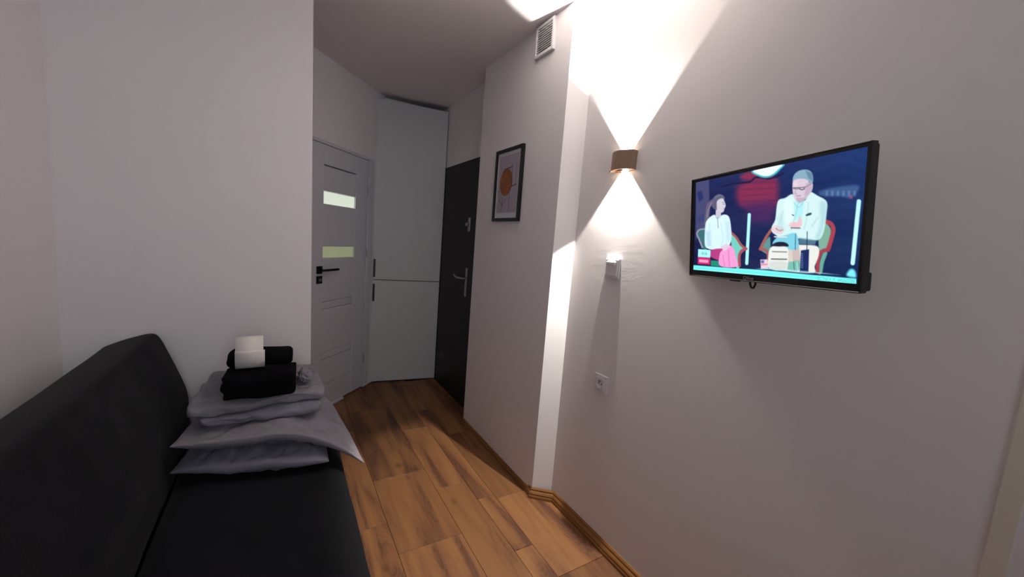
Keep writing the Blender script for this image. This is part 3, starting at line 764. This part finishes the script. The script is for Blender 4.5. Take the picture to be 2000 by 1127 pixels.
    mt = bpy.data.materials.new('television_picture'); mt.use_nodes = True; N = mt.node_tree.nodes; p = N['Principled BSDF']
    a = N.new('ShaderNodeVertexColor'); a.layer_name = 'picture'
    mt.node_tree.links.new(a.outputs[0], p.inputs['Emission Color']); p.inputs['Emission Strength'].default_value = 1.0
    p.inputs['Base Color'].default_value = (.004, .004, .006, 1); p.inputs['Roughness'].default_value = .35; p.inputs['Specular IOR Level'].default_value = .2
    me.materials.append(mt)
    o = bpy.data.objects.new('screen', me); COL.objects.link(o); o.parent = tv
    return o, X, Y, us, vs_
scr, SX, SY, us, vs_ = screen()
def uv_of(x, y):
    k_ = np.argmin((SX - x) ** 2 + (SY - y) ** 2); j, i = np.unravel_index(k_, SX.shape); return us[i], vs_[j]
def inkm(name, c): return mat(name, (0, 0, 0, 1), .5, emit=srgb(*c), estr=1.0)
M['ink_dark'] = inkm('screen_ink_dark', (40, 70, 84)); M['ink_teal'] = inkm('screen_ink_teal', (70, 168, 172)); M['ink_rose'] = inkm('screen_ink_rose', (214, 90, 150))
for nm, body, size, (x_, y_), mm in (('clock_text', '18:26', .0120, (143, 790), 'ink_dark'), ('channel_text', 'SERWIS', .0078, (141, 837), 'ink_rose'), ('ticker_text', '.  LECONICA  M.  JARGNOZEK', .0118, (962, 956), 'ink_teal')):
    a_, b_ = uv_of(x_, y_); t_o = text_mesh(nm, body, size, M[mm], scr, (a_, b_, -.0010))
    hw_ = {'clock_text': 17, 'channel_text': 27, 'ticker_text': 126}[nm]; wid = uv_of(x_ + hw_, y_)[0] - uv_of(x_ - hw_, y_)[0]
    k_ = wid / max(t_o.dimensions.x, 1e-4)
    for v_ in t_o.data.vertices: v_.co.x *= k_

# ---- sofa bed
sb = thing('sofa_bed', 'low charcoal velour sofa bed with a leaning rounded back along the left wall', 'sofa', (-.25, 1.1, 0))
Y0s, Y1s = -.15, 2.19
def sdisp(p):
    n_ = noise.noise(p * 3.1) * .006 + noise.noise(p * 9.0 + Vector((5, 1, 2))) * .0018
    return Vector((p.x + n_ * .6, p.y, p.z + n_))
seat = softbox((.585, Y1s - Y0s, .15), (.045, .05, .055), (14, 50, 6), sdisp)
obj('seat', seat, M['velvet'], sb, True, loc=(-.055 + .25, (Y0s + Y1s) / 2 - 1.1, .345))
prof = catmull([(-.370, .34), (-.352, .42), (-.356, .52), (-.362, .62), (-.392, .72), (-.424, .815), (-.452, .882), (-.478, .896), (-.530, .884), (-.585, .864), (-.628, .838), (-.655, .77), (-.665, .62), (-.640, .44), (-.56, .32), (-.42, .30)], 4)
def bdisp(p):
    n_ = noise.noise(p * 2.6 + Vector((3, 0, 0))) * .009 + noise.noise(p * 8.0) * .003
    return Vector((p.x + .25 + n_, p.y - 1.1, p.z + n_ * .25))
obj('backrest', sweep(prof, 'y', Y0s, Y1s - .01, 60, .028, bdisp), M['velvet'], sb, True)
obj('base', box((-.45, -1.20, .06), (.455, 1.05, .27), .01), M['velvet'], sb)
for sx in (-.38, .38):
    for sy in (-1.1, .95):
        b = bmesh.new(); addcyl(b, (sx, sy, 0), (sx, sy, .062), .018, 12, .024); obj('leg', b, M['black_metal'], sb)

# ---- pillows
def crease(p, sc, seed, ang=.9):
    '''sharp narrow valleys running mostly along one direction, warped'''
    p = Vector((p[0], p[1], p[2] if len(p) > 2 else 0.0)); c_, s_ = math.cos(ang), math.sin(ang)
    u_, v_ = p.x * c_ + p.y * s_, -p.x * s_ + p.y * c_
    wv = noise.noise(Vector((u_ * 4 + seed, v_ * 4, p.z * 4))) * .35
    n1 = noise.noise(Vector((u_ * sc * .28 + seed, (v_ + wv * .16) * sc, p.z * sc * .5 + seed)))
    n2 = noise.noise(Vector((u_ * sc * .7 + seed, (v_ + wv * .1) * sc * 2.1, p.z * sc + 3)))
    return -max(0, 1 - abs(n1) * 5) * 1.0 - max(0, 1 - abs(n2) * 5) * .25
def pillow(name, label, FL, FR, BR, BL, thick, zfun, m_, seed, group=None, tk=1.1, bk=.85, pull=.05, zlo=None, zhi=None):
    n_ = 92; FL, FR, BR, BL = [Vector(p) for p in (FL, FR, BR, BL)]
    bm = bmesh.new(); top = {}; bot = {}
    org = (FL + FR + BR + BL) / 4; zs = min(zfun(p.x, p.y) for p in (FL, FR, BR, BL)) 
    for i in range(n_ + 1):
        for j in range(n_ + 1):
            a = math.sin((i / n_ - .5) * math.pi) ; b = math.sin((j / n_ - .5) * math.pi)      # denser at the seams
            # pulled-in edges between the corners
            pa = a * (1 - .035 * (1 - b * b)); pb = b * (1 - pull * (1 - a * a))
            s, t = (pa + 1) / 2, (pb + 1) / 2
            P = (FL * (1 - s) + FR * s) * (1 - t) + (BL * (1 - s) + BR * s) * t
            edge = max(0, (1 - a ** 2)) * max(0, (1 - b ** 2))
            hgt = thick / 2 * edge ** .36
            ang_ = Vector((P.x * 5 + seed, P.y * 5, seed * 2.1))
            rad = math.atan2(b, a)
            w = noise.noise(Vector((P.x * 6 + seed, P.y * 14, 3))) * .012 + noise.noise(Vector((P.x * 22, P.y * 9 + seed, 7))) * .006
            # pull lines that run in from the front seam and the corners
            ridge = (1 - abs(noise.noise(Vector(((P.x * .8 + P.y * .55) * 17 + seed, (P.y - P.x * .5) * 3.0, 1))) * 2)) ** 2
            w -= ridge * .010 * (1 - .4 * edge)
            w += crease(P, 13, seed, .95) * .0085 + crease(P, 9, seed + 5, 2.2) * .004
            w *= min(1, edge * 3 + .15)
            z = zfun(P.x, P.y) + noise.noise(Vector((a * 2 + seed, b * 2, 9))) * .012
            zt, zb = z + hgt * tk + w, z - hgt * bk + w * .8
            if zhi: zt = min(zt, zhi(P.x, P.y))
            if zlo: zb = max(zb, zlo(P.x, P.y)); zt = max(zt, zb + .001)
            if zhi: zb = min(zb, zt - .001)
            top[i, j] = bm.verts.new((P.x - org.x, P.y - org.y, zt - zs))
            if i in (0, n_) or j in (0, n_): bot[i, j] = top[i, j]
            else: bot[i, j] = bm.verts.new((P.x - org.x, P.y - org.y, zb - zs))
    for i in range(n_):
        for j in range(n_):
            bm.faces.new((top[i, j], top[i + 1, j], top[i + 1, j + 1], top[i, j + 1]))
            q = (bot[i, j], bot[i, j + 1], bot[i + 1, j + 1], bot[i + 1, j])
            try: bm.faces.new(q)
            except ValueError: pass
    o = obj(name, bm, m_, smooth=True, loc=(org.x, org.y, zs))
    return tag(o, label, 'pillow', group)
def upz(x, y):
    d = max(0, x - .02) / .28
    f = max(0, 1.95 - y) / .35
    return .592 - .130 * d ** 1.7 * (.35 + .65 * min(1, f)) + .02 * (y - 1.7) - .02 * d
low_hi = lambda x, y: upz(x, y) - .066
low = pillow('pillow', 'grey pillow at the bottom of the bedding stack, lying on the sofa seat', (-.345, 1.735), (.170, 1.610), (.20, 2.10), (-.26, 2.17), .12, lambda x, y: .476 - .010 * max(0, x) / .2, M['bedding2'], 3.1, tk=.88, bk=.74, pull=-.05, zlo=lambda x, y: .4265, zhi=low_hi)
upp = pillow('pillow', 'wide grey pillow with a drooping pointed corner, just below the folded duvet', (-.335, 1.695), (.305, 1.60), (.175, 2.17), (-.27, 2.19), .15, upz, M['bedding'], 8.4, tk=.33, bk=.86, pull=.03, zlo=lambda x, y: low_hi(x, y) + .002 if x < .21 else -1, zhi=lambda x, y: .6175 if y > 1.74 and x < .17 else 9)

# ---- folded duvet
def ddisp(p):
    w = noise.noise(Vector((p.x * 7, p.y * 9, p.z * 14 + 2))) * .014 + noise.noise(Vector((p.x * 19 + 4, p.y * 13, p.z * 20))) * .004 + crease(p, 10, 4.0, .25) * .009 + crease(p, 8, 9.0, 1.3) * .005
    r_ = (1 - abs(noise.noise(Vector((p.x * 12 + p.z * 20, p.y * 4, 5))) * 2)) ** 2 * .006
    z = p.z + w - r_; y = p.y + w * .8
    # the stack sinks a little towards the right front
    z = max(z, .6195)
    if p.z > .7 and -.20 < p.x < .07 and 1.72 < p.y < 2.08: z = min(z, .7135)
    if p.z > .669 and p.z < .6725: z = max(z, .6710)
    elif p.z <= .669: z = min(z, .6695)
    # narrows towards the back
    x = p.x * (1 - .10 * max(0, (p.y - 1.8)) / .35)
    return Vector((x + .07, y - 1.98, z - .63))
dp = catmull([(1.775, .662), (1.752, .690), (1.775, .716), (1.86, .724), (2.00, .722), (2.12, .716), (2.178, .690), (2.185, .665), (2.16, .640), (2.00, .630), (1.87, .628), (1.790, .620), (1.772, .634), (1.800, .650), (1.83, .657)], 5)
# upper fold with a deep crease in front, lower fold below it
dv = thing('folded_duvet', 'folded grey duvet on top of the pillow stack, under the black towels', 'bedding', (-.07, 1.98, .63))
fold_u = catmull([(1.765, .690), (1.772, .709), (1.85, .717), (2.00, .713), (2.12, .708), (2.175, .692), (2.165, .672), (2.00, .669), (1.85, .669), (1.785, .670)], 9)
fold_l = catmull([(1.748, .645), (1.765, .664), (1.85, .669), (2.00, .668), (2.15, .666), (2.178, .645), (2.15, .628), (2.00, .624), (1.85, .620), (1.770, .622)], 9)
obj('top_fold', sweep(fold_u, 'x', -.300, .165, 90, .026, ddisp), M['bedding'], dv, True)
obj('bottom_fold', sweep(fold_l, 'x', -.265, .150, 86, .026, ddisp), M['bedding2'], dv, True)
cr_ = softbox((.05, .10, .045), (.022, .03, .02), (14, 18, 10), lambda p: p + Vector((noise.noise(p * 60) * .010, noise.noise(p * 60 + Vector((9, 0, 0))) * .010, noise.noise(p * 75 + Vector((0, 7, 0))) * .012)))
obj('crumpled_corner', cr_, M['bedding'], dv, True, loc=(.094 + .07, 1.90 - 1.98, .738 - .63))

# ---- towels
def towel(name, label, c, size, rot, seed, nfold, press=0):
    def d_(p):
        w = noise.noise(p * 14 + Vector((seed, 0, 0))) * .006
        # fold lines on the left (rolled) end
        lay = math.cos(p.z / size[2] * math.pi * 2 * nfold) * .006 * (1 if p.x < 0 else .25)
        q = Vector((p.x, p.y, p.z + w + noise.noise(Vector((p.x * 9, p.y * 9, seed))) * .006))
        if p.x < 0: q.x -= lay + .006 * noise.noise(Vector((seed, p.y * 12, p.z * 30)))
        q.y += noise.noise(Vector((p.x * 10, seed, p.z * 22))) * .006
        if press and p.z > 0: q.z -= press * min(1, max(0, (p.y + .005) / .045)) * (p.z / (size[2] / 2))
        q.z = max(q.z, -size[2] / 2)
        return q
    o = obj(name, softbox(size, (.022, .022, min(.022, size[2] * .45)), (30, 30, 14), d_), M['towel'], smooth=True, loc=c)
    o.rotation_euler = (0, 0, rot)
    return tag(o, label, 'towel', 'black towels on the bedding')
towel('folded_towel', 'larger folded black towel lying directly on the grey duvet', (-.066, 1.872, .7635), (.248, .285, .096), math.radians(-2), 2.0, 2, .040)
towel('folded_towel', 'smaller folded black towel behind the toilet roll, topmost in the towel stack', (-.072, 1.998, .8105), (.240, .145, .060), math.radians(-2), 6.0, 1)

# ---- toilet roll lying on its side
tr = thing('toilet_roll', 'white toilet roll lying on its side on the black towels', 'toilet paper', (-.108, 1.846, .8125), (0, 0, math.radians(2)))
b = bmesh.new(); n = 40; Rr, ri, Lr = .0635, .020, .092
ringv = []
for x_ in (-Lr / 2, Lr / 2):
    ringv.append([[b.verts.new((x_, r_ * math.cos(2 * math.pi * k_ / n), Rr + r_ * math.sin(2 * math.pi * k_ / n))) for k_ in range(n)] for r_ in (Rr, ri)])
for k_ in range(n):
    j = (k_ + 1) % n; A, B = ringv
    b.faces.new((A[0][k_], A[0][j], B[0][j], B[0][k_])); b.faces.new((A[1][j], A[1][k_], B[1][k_], B[1][j]))
    b.faces.new((A[0][j], A[0][k_], A[1][k_], A[1][j])); b.faces.new((B[0][k_], B[0][j], B[1][j], B[1][k_]))
obj('roll', b, M['paper'], tr, True)
b = bmesh.new(); rows_ = []
for k_ in range(12):
    a_ = math.radians(160 + 98 * k_ / 11); rr_ = Rr + .0012 + (.0015 if k_ < 2 else 0)
    rows_.append([b.verts.new((x_, rr_ * math.cos(a_), Rr + rr_ * math.sin(a_))) for x_ in (-Lr / 2 - .001, Lr / 2 + .005)] + [b.verts.new((x_, (rr_ - .001) * math.cos(a_), Rr + (rr_ - .001) * math.sin(a_))) for x_ in (Lr / 2 + .005, -Lr / 2 - .001)])
for A, B in zip(rows_, rows_[1:]):
    for q in range(4): b.faces.new((A[q], A[(q + 1) % 4], B[(q + 1) % 4], B[q]))
b.faces.new(rows_[0]); b.faces.new(rows_[-1][::-1])
obj('loose_sheet', b, M['paper'], tr, True)
b = bmesh.new(); addcyl(b, (-Lr / 2 - .0005, 0, Rr), (Lr / 2 + .0005, 0, Rr), ri - .0005, 20); obj('cardboard_core', b, M['card'], tr)
